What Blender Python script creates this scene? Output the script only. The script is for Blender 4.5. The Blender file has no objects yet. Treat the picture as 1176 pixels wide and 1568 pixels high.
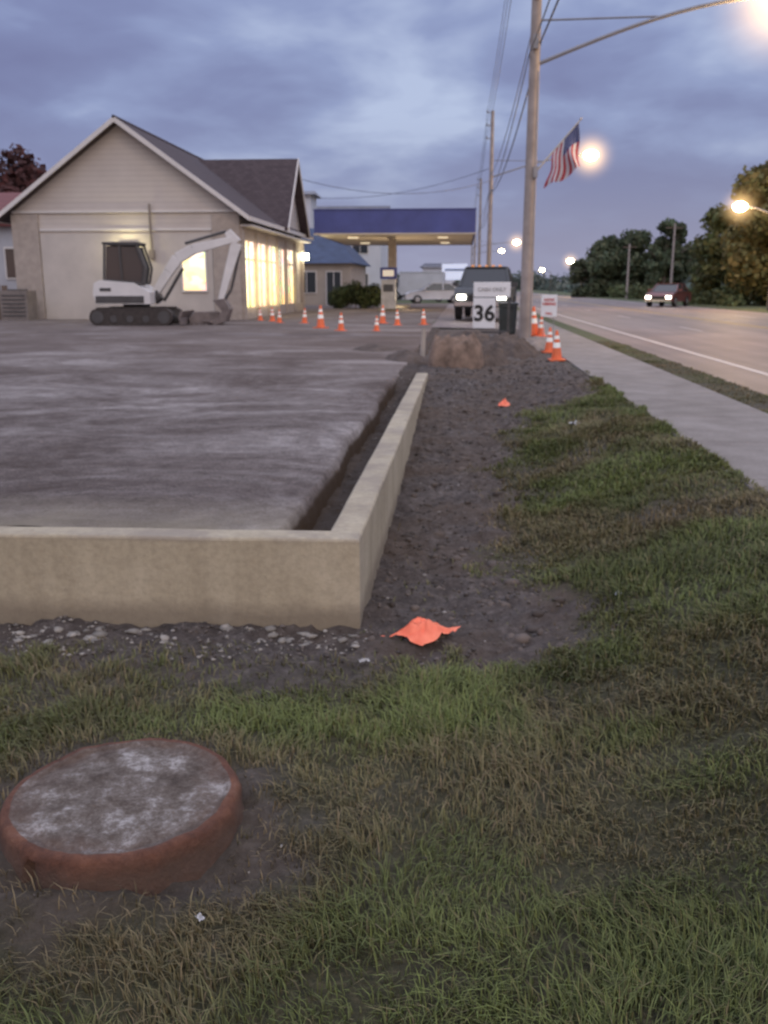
import bpy, math, random
import numpy as np
from mathutils import Vector, Matrix
random.seed(7); rng=np.random.default_rng(11)
S=bpy.context.scene
R=math.radians

# ---------------------------------------------------------------- helpers
def ss(a,b,x):
    t=np.clip((x-a)/(b-a),0,1); return t*t*(3-2*t)
def h2(ix,iy,seed):
    n=(ix*374761393+iy*668265263+seed*144269504)&0xffffffff
    n=((n^(n>>13))*1274126177)&0xffffffff
    return ((n^(n>>16))&0xffff)/65535.0
def vn(X,Y,sc,seed):
    x=np.asarray(X)*sc; y=np.asarray(Y)*sc
    ix=np.floor(x).astype(np.int64); iy=np.floor(y).astype(np.int64)
    fx=x-ix; fy=y-iy; fx=fx*fx*(3-2*fx); fy=fy*fy*(3-2*fy)
    a=h2(ix,iy,seed);b=h2(ix+1,iy,seed);c=h2(ix,iy+1,seed);d=h2(ix+1,iy+1,seed)
    return (a*(1-fx)+b*fx)*(1-fy)+(c*(1-fx)+d*fx)*fy
def fbm(X,Y,sc,seed,o=4):
    s=0;a=1;t=0
    for i in range(o):
        s=s+a*vn(X,Y,sc*2**i,seed+i*17);t+=a;a*=.5
    return s/t

class NT:
    def __init__(s,name):
        s.m=bpy.data.materials.new(name); s.m.use_nodes=True
        s.t=s.m.node_tree; s.n=s.t.nodes; s.l=s.t.links
        s.b=s.n['Principled BSDF']; s.out=s.n['Material Output']
    def N(s,ty,**k):
        n=s.n.new(ty)
        for a,v in k.items(): setattr(n,a,v)
        return n
    def noise(s,scale,detail=4,vec=None,rough=.6):
        n=s.N('ShaderNodeTexNoise'); n.inputs['Scale'].default_value=scale
        n.inputs['Detail'].default_value=detail; n.inputs['Roughness'].default_value=rough
        if vec is not None: s.l.new(vec,n.inputs['Vector'])
        return n.outputs['Fac']
    def ramp(s,fac,stops):
        r=s.N('ShaderNodeValToRGB'); e=r.color_ramp.elements
        while len(e)<len(stops): e.new(.5)
        for i,(p,c) in enumerate(stops):
            e[i].position=p; e[i].color=(*c,1) if len(c)==3 else c
        s.l.new(fac,r.inputs[0]); return r.outputs[0]
    def mix(s,f,a,b,mode='MIX'):
        n=s.N('ShaderNodeMix',data_type='RGBA',blend_type=mode)
        for sock,val in ((n.inputs[0],f),(n.inputs[6],a),(n.inputs[7],b)):
            if isinstance(val,(int,float)): sock.default_value=val
            elif isinstance(val,tuple): sock.default_value=(*val,1)
            else: s.l.new(val,sock)
        return n.outputs[2]
    def math(s,op,a,b=0,c=0,clamp=False):
        n=s.N('ShaderNodeMath',operation=op,use_clamp=clamp)
        for i,v in enumerate((a,b,c)):
            if isinstance(v,(int,float)): n.inputs[i].default_value=v
            else: s.l.new(v,n.inputs[i])
        return n.outputs[0]
    def pos(s):
        return s.N('ShaderNodeNewGeometry').outputs['Position']
    def objc(s): return s.N('ShaderNodeTexCoord').outputs['Object']
    def col(s,c):
        if isinstance(c,tuple): s.b.inputs['Base Color'].default_value=(*c,1)
        else: s.l.new(c,s.b.inputs['Base Color'])
    def bump(s,h,strength=.3,dist=.02):
        n=s.N('ShaderNodeBump'); n.inputs['Strength'].default_value=strength
        n.inputs['Distance'].default_value=dist; s.l.new(h,n.inputs['Height'])
        s.l.new(n.outputs[0],s.b.inputs['Normal'])
    def rough(s,r): s.b.inputs['Roughness'].default_value=r

def simple(name,c,rough=.7,var=.25,scale=3,bump=0,metal=0,emit=0):
    t=NT(name); t.rough(rough); t.b.inputs['Metallic'].default_value=metal
    f=t.noise(scale,5,t.objc())
    d=tuple(x*(1-var) for x in c); l=tuple(min(1,x*(1+var)) for x in c)
    cc=t.ramp(f,[(.3,d),(.7,l)]); t.col(cc)
    if bump: t.bump(t.noise(scale*12,4,t.objc()),bump,.02)
    if emit:
        t.l.new(cc,t.b.inputs['Emission Color']); t.b.inputs['Emission Strength'].default_value=emit
    return t.m
def emis(name,c,st):
    t=NT(name); t.col(c); t.b.inputs['Emission Color'].default_value=(*c,1)
    t.b.inputs['Emission Strength'].default_value=st; return t.m

class MB:
    def __init__(s): s.v=[];s.f=[];s.mi=[];s.mats=[]
    def add(s,vs,fs,mat):
        o=len(s.v); s.v+= [tuple(v) for v in vs]
        if mat not in s.mats: s.mats.append(mat)
        k=s.mats.index(mat)
        for f in fs: s.f.append([i+o for i in f]); s.mi.append(k)
    def box(s,c,sz,mat,rz=0,top=1.0):
        x,y,z=[a/2 for a in sz]; ca,sa=math.cos(rz),math.sin(rz); vs=[]
        for dz,k in ((-z,1),(z,top)):
            for dx,dy in ((-x,-y),(x,-y),(x,y),(-x,y)):
                dx*=k;dy*=k
                vs.append((c[0]+dx*ca-dy*sa,c[1]+dx*sa+dy*ca,c[2]+dz))
        s.add(vs,[(3,2,1,0),(4,5,6,7),(0,1,5,4),(1,2,6,5),(2,3,7,6),(3,0,4,7)],mat)
    def frame(s,p1,p2,up=(0,0,1)):
        d=(Vector(p2)-Vector(p1)).normalized(); u=Vector(up)
        if abs(d.dot(u))>.98: u=Vector((0,1,0))
        a=d.cross(u).normalized(); b=a.cross(d).normalized(); return a,b
    def beam(s,p1,p2,w,h,mat,w2=None,hh2=None):
        a,b=s.frame(p1,p2); w2=w2 or w; hh2=hh2 or h; vs=[]
        for p,ww,hh in ((p1,w,h),(p2,w2,hh2)):
            p=Vector(p)
            for i,j in ((-1,-1),(1,-1),(1,1),(-1,1)): vs.append(p+a*i*ww/2+b*j*hh/2)
        s.add(vs,[(3,2,1,0),(4,5,6,7),(0,1,5,4),(1,2,6,5),(2,3,7,6),(3,0,4,7)],mat)
    def cyl(s,p1,p2,r1,r2,mat,n=12,caps=True):
        a,b=s.frame(p1,p2); vs=[]
        for p,r in ((p1,r1),(p2,r2)):
            p=Vector(p)
            for i in range(n):
                t=2*math.pi*i/n; vs.append(p+a*math.cos(t)*r+b*math.sin(t)*r)
        fs=[(i,(i+1)%n,n+(i+1)%n,n+i) for i in range(n)]
        if caps: fs+=[tuple(range(n-1,-1,-1)),tuple(range(n,2*n))]
        s.add(vs,fs,mat)
    def tube(s,pts,r,mat,n=6):
        for i in range(len(pts)-1): s.cyl(pts[i],pts[i+1],r,r,mat,n,True)
    def prism(s,poly,y0,y1,mat,inset=0,axis='y'):
        n=len(poly); vs=[]
        for y in (y0,y1):
            for (x,z) in poly: vs.append((x,y,z) if axis=='y' else (y,x,z))
        fs=[tuple(range(n)),tuple(range(2*n-1,n-1,-1))]+[(i,n+i,n+(i+1)%n,(i+1)%n) for i in range(n)]
        s.add(vs,fs,mat)
    def build(s,name,parent=None,loc=(0,0,0),rz=0,bevel=0,smooth=False):
        me=bpy.data.meshes.new(name); me.from_pydata(s.v,[],s.f)
        for m in s.mats: me.materials.append(m)
        me.polygons.foreach_set('material_index',s.mi)
        import bmesh
        bm=bmesh.new(); bm.from_mesh(me); bmesh.ops.recalc_face_normals(bm,faces=bm.faces); bm.to_mesh(me); bm.free()
        if smooth: me.polygons.foreach_set('use_smooth',[True]*len(me.polygons))
        me.update(); o=bpy.data.objects.new(name,me); S.collection.objects.link(o)
        o.location=loc; o.rotation_euler=(0,0,rz)
        if parent: o.parent=parent
        if bevel:
            b=o.modifiers.new('b','BEVEL'); b.width=bevel; b.segments=2; b.limit_method='ANGLE'
        return o
def empty(name,loc=(0,0,0),rz=0):
    o=bpy.data.objects.new(name,None); S.collection.objects.link(o); o.location=loc; o.rotation_euler=(0,0,rz); return o
def npmesh(name,V,F,mat,cols=None,smooth=False,parent=None):
    me=bpy.data.meshes.new(name)
    if isinstance(F,list):
        loops=np.concatenate([f.ravel() for f in F]); tot=np.concatenate([np.full(len(f),f.shape[1]) for f in F])
    else: loops=F.ravel(); tot=np.full(len(F),F.shape[1])
    st=np.concatenate([[0],np.cumsum(tot)[:-1]])
    me.vertices.add(len(V)); me.vertices.foreach_set('co',V.astype(np.float32).ravel())
    me.loops.add(len(loops)); me.loops.foreach_set('vertex_index',loops.astype(np.int32))
    me.polygons.add(len(tot)); me.polygons.foreach_set('loop_start',st.astype(np.int32)); me.polygons.foreach_set('loop_total',tot.astype(np.int32))
    if smooth: me.polygons.foreach_set('use_smooth',np.ones(len(tot),bool))
    me.update(calc_edges=True); me.validate()
    if cols is not None:
        ca=me.color_attributes.new('tint','FLOAT_COLOR','POINT')
        c=np.ones((len(V),4),np.float32); c[:,:cols.shape[1]]=cols; ca.data.foreach_set('color',c.ravel())
    me.materials.append(mat)
    o=bpy.data.objects.new(name,me); S.collection.objects.link(o)
    if parent: o.parent=parent
    return o
def grid(xs,ys,fz):
    X,Y=np.meshgrid(xs,ys); Z=fz(X,Y)
    V=np.stack([X,Y,Z],-1).reshape(-1,3); nx=len(xs); ny=len(ys)
    i=(np.arange(ny-1)[:,None]*nx+np.arange(nx-1)[None,:]).ravel()
    return V,np.stack([i,i+1,i+nx+1,i+nx],1)

# ---------------------------------------------------------------- camera
cam=bpy.data.cameras.new('camera'); co=bpy.data.objects.new('camera',cam); S.collection.objects.link(co)
co.location=(0,0,1.6); co.rotation_euler=(R(90-13.7),0,R(4.7))
cam.sensor_fit='VERTICAL'; cam.sensor_height=24; cam.lens=21.64; cam.clip_end=6000; cam.clip_start=.05
cam.dof.use_dof=True; cam.dof.focus_distance=.92; cam.dof.aperture_fstop=7.5
S.camera=co

# ---------------------------------------------------------------- world
w=bpy.data.worlds.new('World'); S.world=w; w.use_nodes=True
nt=w.node_tree; N=nt.nodes; L=nt.links; bg=N['Background']
def wn(t,**k):
    n=N.new(t)
    for a,v in k.items(): setattr(n,a,v)
    return n
def wm(op,a,b=0,c=0,clamp=False):
    n=wn('ShaderNodeMath',operation=op,use_clamp=clamp)
    for i,v in enumerate((a,b,c)):
        if isinstance(v,(int,float)): n.inputs[i].default_value=v
        else: L.new(v,n.inputs[i])
    return n.outputs[0]
tc=wn('ShaderNodeTexCoord'); sep=wn('ShaderNodeSeparateXYZ'); L.new(tc.outputs['Generated'],sep.inputs[0])
zc=wm('MAXIMUM',sep.outputs[2],0.0); den=wm('ADD',zc,.24)
cx=wm('DIVIDE',sep.outputs[0],den); cy=wm('DIVIDE',sep.outputs[1],den)
cmb=wn('ShaderNodeCombineXYZ'); L.new(cx,cmb.inputs[0]); L.new(cy,cmb.inputs[1])
def wnoise(sc,det,off,ro=.55):
    mp=wn('ShaderNodeMapping'); mp.inputs['Location'].default_value=off; L.new(cmb.outputs[0],mp.inputs[0])
    n=wn('ShaderNodeTexNoise'); n.inputs['Scale'].default_value=sc; n.inputs['Detail'].default_value=det; n.inputs['Roughness'].default_value=ro
    n.inputs['Distortion'].default_value=.3
    L.new(mp.outputs[0],n.inputs['Vector']); return n.outputs['Fac']
n1=wnoise(1.1,5,(5.3,2.2,0),.5); n2=wnoise(3.4,4,(7,2,3),.5)
nn=wm('MULTIPLY_ADD',n2,.32,wm('MULTIPLY',n1,.78))
nn=wm('ADD',nn,wm('MULTIPLY',wm('SUBTRACT',zc,.14),.45))
def wramp(f,st):
    r=wn('ShaderNodeValToRGB'); e=r.color_ramp.elements
    while len(e)<len(st): e.new(.5)
    for i,(p,c) in enumerate(st): e[i].position=p; e[i].color=(*c,1)
    L.new(f,r.inputs[0]); return r.outputs[0]
cl=wramp(nn,[(.42,(.165,.18,.36)),(.53,(.20,.23,.43)),(.60,(.26,.31,.53)),(.70,(.43,.50,.71))])
hor=wramp(zc,[(0,(.31,.33,.46)),(.10,(.225,.25,.43)),(.3,(.22,.25,.45))])
hf=wm('SUBTRACT',1,wm('MULTIPLY',zc,6,clamp=True))
mx=wn('ShaderNodeMix',data_type='RGBA'); L.new(wm('MULTIPLY',hf,.9),mx.inputs[0]); L.new(cl,mx.inputs[6]); L.new(hor,mx.inputs[7])
sky=wn('ShaderNodeTexSky',sky_type='NISHITA'); sky.sun_disc=False; sky.sun_elevation=R(3); sky.sun_rotation=R(200)
add=wn('ShaderNodeMix',data_type='RGBA',blend_type='ADD'); add.inputs[0].default_value=.02
L.new(mx.outputs[2],add.inputs[6]); L.new(sky.outputs[0],add.inputs[7])
up=wn('ShaderNodeMapRange'); up.inputs[1].default_value=.33; up.inputs[2].default_value=.75; up.inputs[3].default_value=1; up.inputs[4].default_value=2.9
L.new(zc,up.inputs[0])
# overhead cloud is brighter and more neutral than the band along the horizon
warmz=wn('ShaderNodeMix',data_type='RGBA'); wf=wn('ShaderNodeMapRange'); wf.inputs[1].default_value=.33; wf.inputs[2].default_value=.75; wf.inputs[3].default_value=0; wf.inputs[4].default_value=.6
L.new(zc,wf.inputs[0]); L.new(wf.outputs[0],warmz.inputs[0]); L.new(add.outputs[2],warmz.inputs[6]); warmz.inputs[7].default_value=(.32,.285,.30,1)
L.new(warmz.outputs[2],bg.inputs[0]); L.new(up.outputs[0],bg.inputs[1])

sun=bpy.data.lights.new('sun','SUN'); sun.energy=.55; sun.angle=R(40); sun.color=(1,.82,.62)
so=bpy.data.objects.new('sun',sun); S.collection.objects.link(so); so.rotation_euler=(R(62),0,R(20))
S.view_settings.view_transform='Standard'; S.view_settings.look='None'; S.view_settings.exposure=0

# ---------------------------------------------------------------- terrain
MX,MY=-.985,2.42
bY=[0,3.6,3.8,4.0,4.5,5.07,5.7,6.5,8.4,9.5,10.4,11.1,12,30]
bX=[-.6,-.5,.3,.55,.72,.22,.30,.45,.42,.65,1.05,1.6,1.82,1.82]
def dirt(X,Y):
    j=(fbm(X,Y,2.2,5,4)-.5)*.95; j2=(fbm(X,Y,9,15,3)-.5)*.35
    e=np.interp(Y+j*.5,bY,bX)
    a=ss(-.18,.18,e-X+j*.6+j2)*ss(3.66,3.90,Y+j*.5+j2)
    b=ss(3.10,3.66,Y+j*1.3+j2-.15*ss(-.6,.3,X))*ss(.0,-.45,X)*.88
    dm=np.hypot(X-MX,(Y-MY+.02))
    c=ss(.68,.36,dm+j*.45+j2)*.85
    d=ss(.58,.76,fbm(X,Y,1.3,91,3)+j2*.3)*.5
    g=np.maximum(np.maximum(a,b),np.maximum(c,d))
    g=np.where(Y>28,0,g)
    g=np.where((X>1.82),np.minimum(g,.55),g)
    return g
def H(X,Y):
    lat=ss(.25,1.78,X); lon=ss(5.2,14,Y)
    z=.38*(1-(1-lat)*(1-lon))
    g=dirt(X,Y); near=ss(30,24,Y)*ss(-9,-4,X)*ss(9,4,X)
    rid=1-np.abs(2*fbm(X,Y,6,133,3)-1)
    z=z+near*g*((fbm(X,Y,5,33,4)-.5)*.09+(rid-.8)*.05+(fbm(X,Y,20,3,2)-.5)*.05)*(X<1.78)+near*(1-g)*((fbm(X,Y,2.5,44,3)-.5)*.05+(fbm(X,Y,14,46,2)-.5)*.02)*(X<1.78)
    z=z+.035*ss(.75,.40,np.hypot(X-MX,Y-MY))
    under=(X<-.64)&(Y>4.30)&(Y<69)
    tr=.26+(fbm(X,Y,8,9,3)-.5)*.08
    tr=tr+ss(11.6,12.6,Y+(fbm(X,Y,3,19,2)-.5))*ss(-1.3,-1.1,X)*.15
    z=np.where(under,tr,z)
    z=np.where(X>3.55,.325,z); z=np.where((X>1.82)&(X<=2.98)&(Y>-30),.33,z)
    z=np.where(X>15.3,.37,z)
    return z
xs=np.concatenate([[-3000,-900,-300,-100,-50],np.arange(-30,-4,.5),np.arange(-4,1.76,.028),[1.775,1.80,1.815,1.825,2.4,2.97,2.99],np.arange(3.02,3.54,.06),[3.545,3.56,5,9,14,15.28,15.32,18,25,45,100,300,900,3000]])
ys=np.concatenate([[-3000,-600,-100,-30,-10,-4,-1,0],np.arange(.6,13.5,.028),np.arange(13.5,30,.12),[30,32,36,42,50,60,68.9,69.1,80,110,160,300,700,1500,3500]])
V,F=grid(xs,ys,H)
dm=dirt(V[:,0],V[:,1])
t=NT('soil_and_turf'); P=t.pos()
at=t.N('ShaderNodeAttribute',attribute_name='tint'); sepc=t.N('ShaderNodeSeparateColor'); t.l.new(at.outputs['Color'],sepc.inputs[0])
soil=t.ramp(t.noise(9,9,P,.82),[(.30,(.028,.023,.022)),(.46,(.075,.062,.056)),(.58,(.135,.115,.105)),(.72,(.27,.24,.22))])
soil=t.mix(t.ramp(t.noise(1.2,4,P),[(.42,(0,0,0)),(.65,(.65,.65,.65))]),soil,(.10,.068,.045))
spx=t.N('ShaderNodeSeparateXYZ'); t.l.new(P,spx.inputs[0])
trn=t.math('MULTIPLY',t.math('LESS_THAN',spx.outputs[0],-.62),t.math('GREATER_THAN',spx.outputs[1],4.3))
soil=t.mix(t.math('MULTIPLY',trn,.8),soil,(.065,.047,.035))
turf=t.ramp(t.noise(40,8,P,.8),[(.3,(.02,.022,.010)),(.5,(.06,.058,.026)),(.7,(.15,.125,.07))])
farturf=t.ramp(t.noise(.25,6,P,.7),[(.3,(.05,.065,.025)),(.7,(.11,.12,.05))])
farf=t.math('MULTIPLY',t.math('SUBTRACT',spx.outputs[1],14),.1,clamp=True)
turf=t.mix(farf,turf,farturf)
t.col(t.mix(sepc.outputs[0],turf,soil)); t.rough(.95)
t.bump(t.noise(45,6,P,.75),1.0,.025)
terr=npmesh('ground',V,F,t.m,cols=np.stack([dm,dm,dm],1),smooth=True)

# ---------------------------------------------------------------- gravel pad
t=NT('compacted_gravel'); P=t.pos()
mp=t.N('ShaderNodeMapping'); mp.inputs['Scale'].default_value=(.75,.9,1); mp.inputs['Rotation'].default_value=(0,0,.35); t.l.new(P,mp.inputs[0])
nz=t.N('ShaderNodeTexNoise'); nz.inputs['Scale'].default_value=.6; nz.inputs['Detail'].default_value=10; nz.inputs['Roughness'].default_value=.70; nz.inputs['Distortion'].default_value=.6; t.l.new(mp.outputs[0],nz.inputs['Vector'])
c1=t.ramp(nz.outputs['Fac'],[(.38,(.105,.083,.073)),(.47,(.17,.143,.132)),(.55,(.26,.23,.215)),(.64,(.43,.395,.375))])
fine=t.ramp(t.noise(60,4,P,.8),[(.3,(.45,.45,.45)),(.7,(1.35,1.35,1.35))])
c1=t.mix(1.0,c1,fine,'MULTIPLY')
c1=t.mix(1.0,c1,t.ramp(t.noise(7,6,P,.75),[(.35,(.72,.71,.70)),(.62,(1.15,1.15,1.15))]),'MULTIPLY')
sp=t.N('ShaderNodeSeparateXYZ'); t.l.new(P,sp.inputs[0])
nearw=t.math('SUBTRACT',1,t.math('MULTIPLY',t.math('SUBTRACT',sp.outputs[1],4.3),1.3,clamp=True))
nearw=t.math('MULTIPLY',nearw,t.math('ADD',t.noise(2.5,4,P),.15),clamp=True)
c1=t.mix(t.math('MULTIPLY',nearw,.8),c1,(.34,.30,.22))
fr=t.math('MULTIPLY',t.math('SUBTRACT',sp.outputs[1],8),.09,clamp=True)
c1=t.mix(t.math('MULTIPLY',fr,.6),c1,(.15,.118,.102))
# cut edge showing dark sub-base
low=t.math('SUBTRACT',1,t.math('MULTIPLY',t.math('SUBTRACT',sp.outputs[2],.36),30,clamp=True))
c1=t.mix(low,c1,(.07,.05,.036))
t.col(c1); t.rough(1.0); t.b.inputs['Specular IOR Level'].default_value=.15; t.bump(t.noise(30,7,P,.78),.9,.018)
px=np.concatenate([[-45,-30,-20,-12],np.arange(-9,-3,.3),np.arange(-3,-.90,.06),[-.88,-.865,-.85,-.84,-.83]])
py=np.concatenate([[4.31,4.33],np.arange(4.38,13,.06),np.arange(13,34,.5),[34,40,50,60,68.8,69]])
def padz(X,Y):
    z=.434+(fbm(X,Y,.9,61,4)-.5)*.035*ss(35,20,Y)*ss(4.3,5,Y)+(fbm(X,Y,9,71,3)-.5)*.024*ss(20,8,Y)
    z=np.where(X>-.87,.428,z); z=np.where(X>-.856,.40,z); z=np.where(X>-.845,.33,z); z=np.where(X>-.835,.18,z); return z
V,F=grid(px,py,padz)
e=V[:,0]>-1.3; V[e,0]+= ((fbm(V[e,0]*0,V[e,1],1.3,8,5)-.5)*.09+(vn(V[e,0]*0,V[e,1],14,3)-.5)*.02)*ss(-1.3,-.88,V[e,0])
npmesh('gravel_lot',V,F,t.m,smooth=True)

# ---------------------------------------------------------------- concrete wall
t=NT('cast_concrete'); P=t.pos()
c=t.ramp(t.noise(1.6,6,P,.6),[(.3,(.36,.31,.22)),(.55,(.43,.375,.27)),(.75,(.50,.445,.335))])
st=t.noise(30,4,P,.7); c=t.mix(1,c,t.ramp(st,[(.3,(.85,.85,.85)),(.6,(1.06,1.06,1.06))]),'MULTIPLY')
mp=t.N('ShaderNodeMapping'); mp.inputs['Scale'].default_value=(4,4,.5); t.l.new(P,mp.inputs[0])
c=t.mix(1,c,t.ramp(t.noise(1.5,4,mp.outputs[0]),[(.35,(.88,.87,.86)),(.6,(1.03,1.03,1.03))]),'MULTIPLY')
s3=t.N('ShaderNodeSeparateXYZ'); t.l.new(P,s3.inputs[0])
dirtb=t.math('SUBTRACT',1,t.math('MULTIPLY',t.math('SUBTRACT',s3.outputs[2],t.math('MULTIPLY',t.noise(6,4,P),.10)),12,clamp=True))
c=t.mix(t.math('MULTIPLY',dirtb,.6),c,(.15,.12,.09))
topd=t.math('MULTIPLY',t.math('MULTIPLY',t.math('SUBTRACT',s3.outputs[2],.405),40,clamp=True),t.ramp(t.noise(2.3,6,P,.7),[(.42,(0,0,0)),(.62,(.7,.7,.7))]))
c=t.mix(topd,c,(.24,.205,.17))
t.col(c); t.rough(.88); t.bump(t.noise(50,6,P,.75),.45,.01); conc=t.m
# L-shaped wall, faces subdivided so arrises wander slightly
pathf=[(-45,4.14),(-12,4.14)]+[(x,4.14+.04*(x+3)/2.54 if x>-3 else 4.14) for x in np.arange(-6,-.47,.12)]+[(-.46,4.18)]
pathf+=[(-.46+.01*(y-4.18)/8.7,y) for y in np.arange(4.3,12.9,.15)]+[(-.45,12.9)]
outer=[];inner=[]
for (x,y) in pathf:
    side=(y>4.19)
    jit=(float(fbm(np.array([x*1.0+y*1.7]),np.array([3.3]),2.0,5,3)[0])-.5)*.014
    if side: outer.append((x+jit,y)); inner.append((x-.165+jit*.5,y if y>4.36 else 4.34))
    else: outer.append((x,y+jit)); inner.append((min(x,-.625),y+.16+jit*.5))
n=len(outer); vs=[]
for i in range(n):
    ox,oy=outer[i]; ix,iy=inner[i]
    zt=.44+(float(fbm(np.array([ox+oy]),np.array([1.3]),1.5,55,3)[0])-.5)*.012
    dxn,dyn=(ix-ox),(iy-oy); l=math.hypot(dxn,dyn) or 1; ux,uy=dxn/l,dyn/l; cb=.014
    vs+=[(ox,oy,-.25),(ox,oy,.1),(ox,oy,zt-cb),(ox+ux*cb*.35,oy+uy*cb*.35,zt-cb*.35),(ox+ux*cb,oy+uy*cb,zt),(ix-ux*cb,iy-uy*cb,zt),(ix,iy,zt-cb),(ix,iy,-.25)]
fs=[]
for i in range(n-1):
    for k in range(7): fs.append((i*8+k,(i+1)*8+k,(i+1)*8+k+1,i*8+k+1))
fs.append(tuple(range(8))); fs.append(tuple((n-1)*8+k for k in range(8)))
m=MB(); m.add(vs,fs,conc); m.build('concrete_retaining_wall')

# ---------------------------------------------------------------- road, sidewalk
t=NT('asphalt'); P=t.pos()
mp=t.N('ShaderNodeMapping'); mp.inputs['Scale'].default_value=(1.6,.05,1); t.l.new(P,mp.inputs[0])
c=t.ramp(t.noise(1,5,mp.outputs[0]),[(.35,(.16,.12,.10)),(.65,(.25,.195,.165))])
c=t.mix(1,c,t.ramp(t.noise(40,4,P,.8),[(.3,(.7,.7,.7)),(.7,(1.2,1.2,1.2))]),'MULTIPLY')
c=t.mix(1,c,t.ramp(t.noise(.5,6,P,.7),[(.35,(.78,.78,.78)),(.65,(1.1,1.1,1.1))]),'MULTIPLY')
t.col(c); t.rough(.6); t.bump(t.noise(60,4,P),.3,.01)
m=MB(); m.add([(3.6,-300,.345),(15.2,-300,.345),(15.2,2500,.345),(3.6,2500,.345)],[(0,1,2,3)],t.m); m.build('road')
asph=t.m
m=MB(); m.add([(-.9,28,.434),(3.6,28,.352),(3.6,80,.352),(-.9,80,.434)],[(0,1,2,3)],asph)
m.add([(-40,69,.40),(3.6,80.01,.36),(3.6,130,.40),(-40,130,.40)],[(0,1,2,3)],asph); m.build('driveway_apron')
wp=simple('road_paint',(.50,.45,.41),.6,.35,8); yp=simple('yellow_paint',(.45,.30,.08),.6,.2,8)
m=MB()
def stripe(x,y0,y1,wd,mat): m.add([(x-wd/2,y0,.350),(x+wd/2,y0,.350),(x+wd/2,y1,.350),(x-wd/2,y1,.350)],[(0,1,2,3)],mat)
stripe(4.5,-50,600,.12,wp); stripe(14.5,-50,600,.12,wp); stripe(9.4,-50,600,.1,yp); stripe(9.7,-50,600,.1,yp)
for k in range(40): stripe(7.0,k*12-20,k*12-17,.08,wp); stripe(12.1,k*12-20,k*12-17,.08,wp)
m.build('road_markings')
t=NT('sidewalk_concrete'); P=t.pos()
c=t.ramp(t.noise(3,6,P,.65),[(.3,(.19,.17,.155)),(.7,(.29,.265,.245))]); c=t.mix(1,c,t.ramp(t.noise(50,3,P),[(.3,(.8,.8,.8)),(.7,(1.1,1.1,1.1))]),'MULTIPLY')
c=t.mix(1,c,t.ramp(t.noise(.8,6,P,.7),[(.35,(.8,.79,.77)),(.65,(1.05,1.05,1.05))]),'MULTIPLY')
t.col(c); t.rough(.9); t.bump(t.noise(60,4,P),.3,.008)
m=MB(); y=-12
while y<70:
    m.box((2.40,y+.745,.35),(1.20,1.488,.10),t.m); y+=1.5
m.build('sidewalk',bevel=.006)

# ---------------------------------------------------------------- grass blades
t=NT('grass_blades'); at=t.N('ShaderNodeAttribute',attribute_name='tint'); t.col(at.outputs['Color']); t.rough(.75)
tr=t.N('ShaderNodeBsdfTranslucent'); t.l.new(at.outputs['Color'],tr.inputs[0]); ms=t.N('ShaderNodeMixShader'); ms.inputs[0].default_value=.3
t.l.new(t.b.outputs[0],ms.inputs[1]); t.l.new(tr.outputs[0],ms.inputs[2]); t.l.new(ms.outputs[0],t.out.inputs[0])
def scatter(x0,x1,y0,y1,dens):
    n=int((x1-x0)*(y1-y0)*dens); return rng.uniform(x0,x1,n),rng.uniform(y0,y1,n)
parts=[scatter(-2.4,2.2,1.0,2.4,19000),scatter(-2.6,1.9,2.4,3.9,13500),scatter(-.6,1.88,3.9,6.5,9000),scatter(0,1.85,6.5,12.5,4600),scatter(2.98,3.60,6,22,1300),scatter(-5,-2.4,1.5,4,1500),scatter(1.74,1.88,3,14,7000)]
X=np.concatenate([p[0] for p in parts]); Y=np.concatenate([p[1] for p in parts])
g=dirt(X,Y); dmh=np.hypot(X-MX,Y-MY)
clump=fbm(X,Y,7,21,3); thin=ss(.30,.54,clump)*.75+.25
big=fbm(X,Y,.9,155,3); thin=thin*(.70+.30*ss(.38,.55,big))
keep=(rng.random(len(X))<np.clip((1-g*1.03)*thin+.025,0.0,1))&(dmh>.375)&~((Y>4.1)&(X<-.44))&~((X>1.80+.07*vn(X,Y,4,3))&(X<2.98))
X=X[keep];Y=Y[keep];g=g[keep]; n=len(X)
Z=H(X,Y)-.008; Z=np.where((X>1.80)&(X<2.98),.385,Z)
dist=np.hypot(X,Y)
hgt=rng.uniform(.025,.078,n)*(.5+1.0*vn(X,Y,3.5,77))*(1-.45*g)*np.where(X>2.9,.6,1); wd=rng.uniform(.0013,.0024,n)*np.clip(dist/2.3,1,3.2)
az=rng.uniform(0,2*np.pi,n); comb=vn(X,Y,1.7,66)*6.28; az=np.where(rng.random(n)<.5,comb+rng.normal(0,.6,n),az)
la=az; ln=rng.uniform(.1,1.2,n)
wx=np.cos(la+np.pi/2);wy=np.sin(la+np.pi/2);dx=np.cos(la);dy=np.sin(la)
B=np.stack([X,Y,Z],1); W=np.stack([wx*wd,wy*wd,0*wd],1)
M=B+np.stack([dx*ln*hgt*.35,dy*ln*hgt*.35,hgt*.6],1); T=B+np.stack([dx*ln*hgt*1.1,dy*ln*hgt*1.1,hgt*(1.05-.35*ln)],1)
V=np.stack([B-W,B+W,M+W*.8,M-W*.8,T],1).reshape(-1,3); i5=np.arange(n)*5
Q=np.stack([i5,i5+1,i5+2,i5+3],1); T3=np.stack([i5+3,i5+2,i5+4],1)
patch=fbm(X,Y,1.5,55,4); dry=np.clip(ss(.42,.66,patch)*.55+.12+g*.4+(rng.random(n)<.12)*.5+(X>2.9)*.3,0,1)[:,None]
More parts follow.
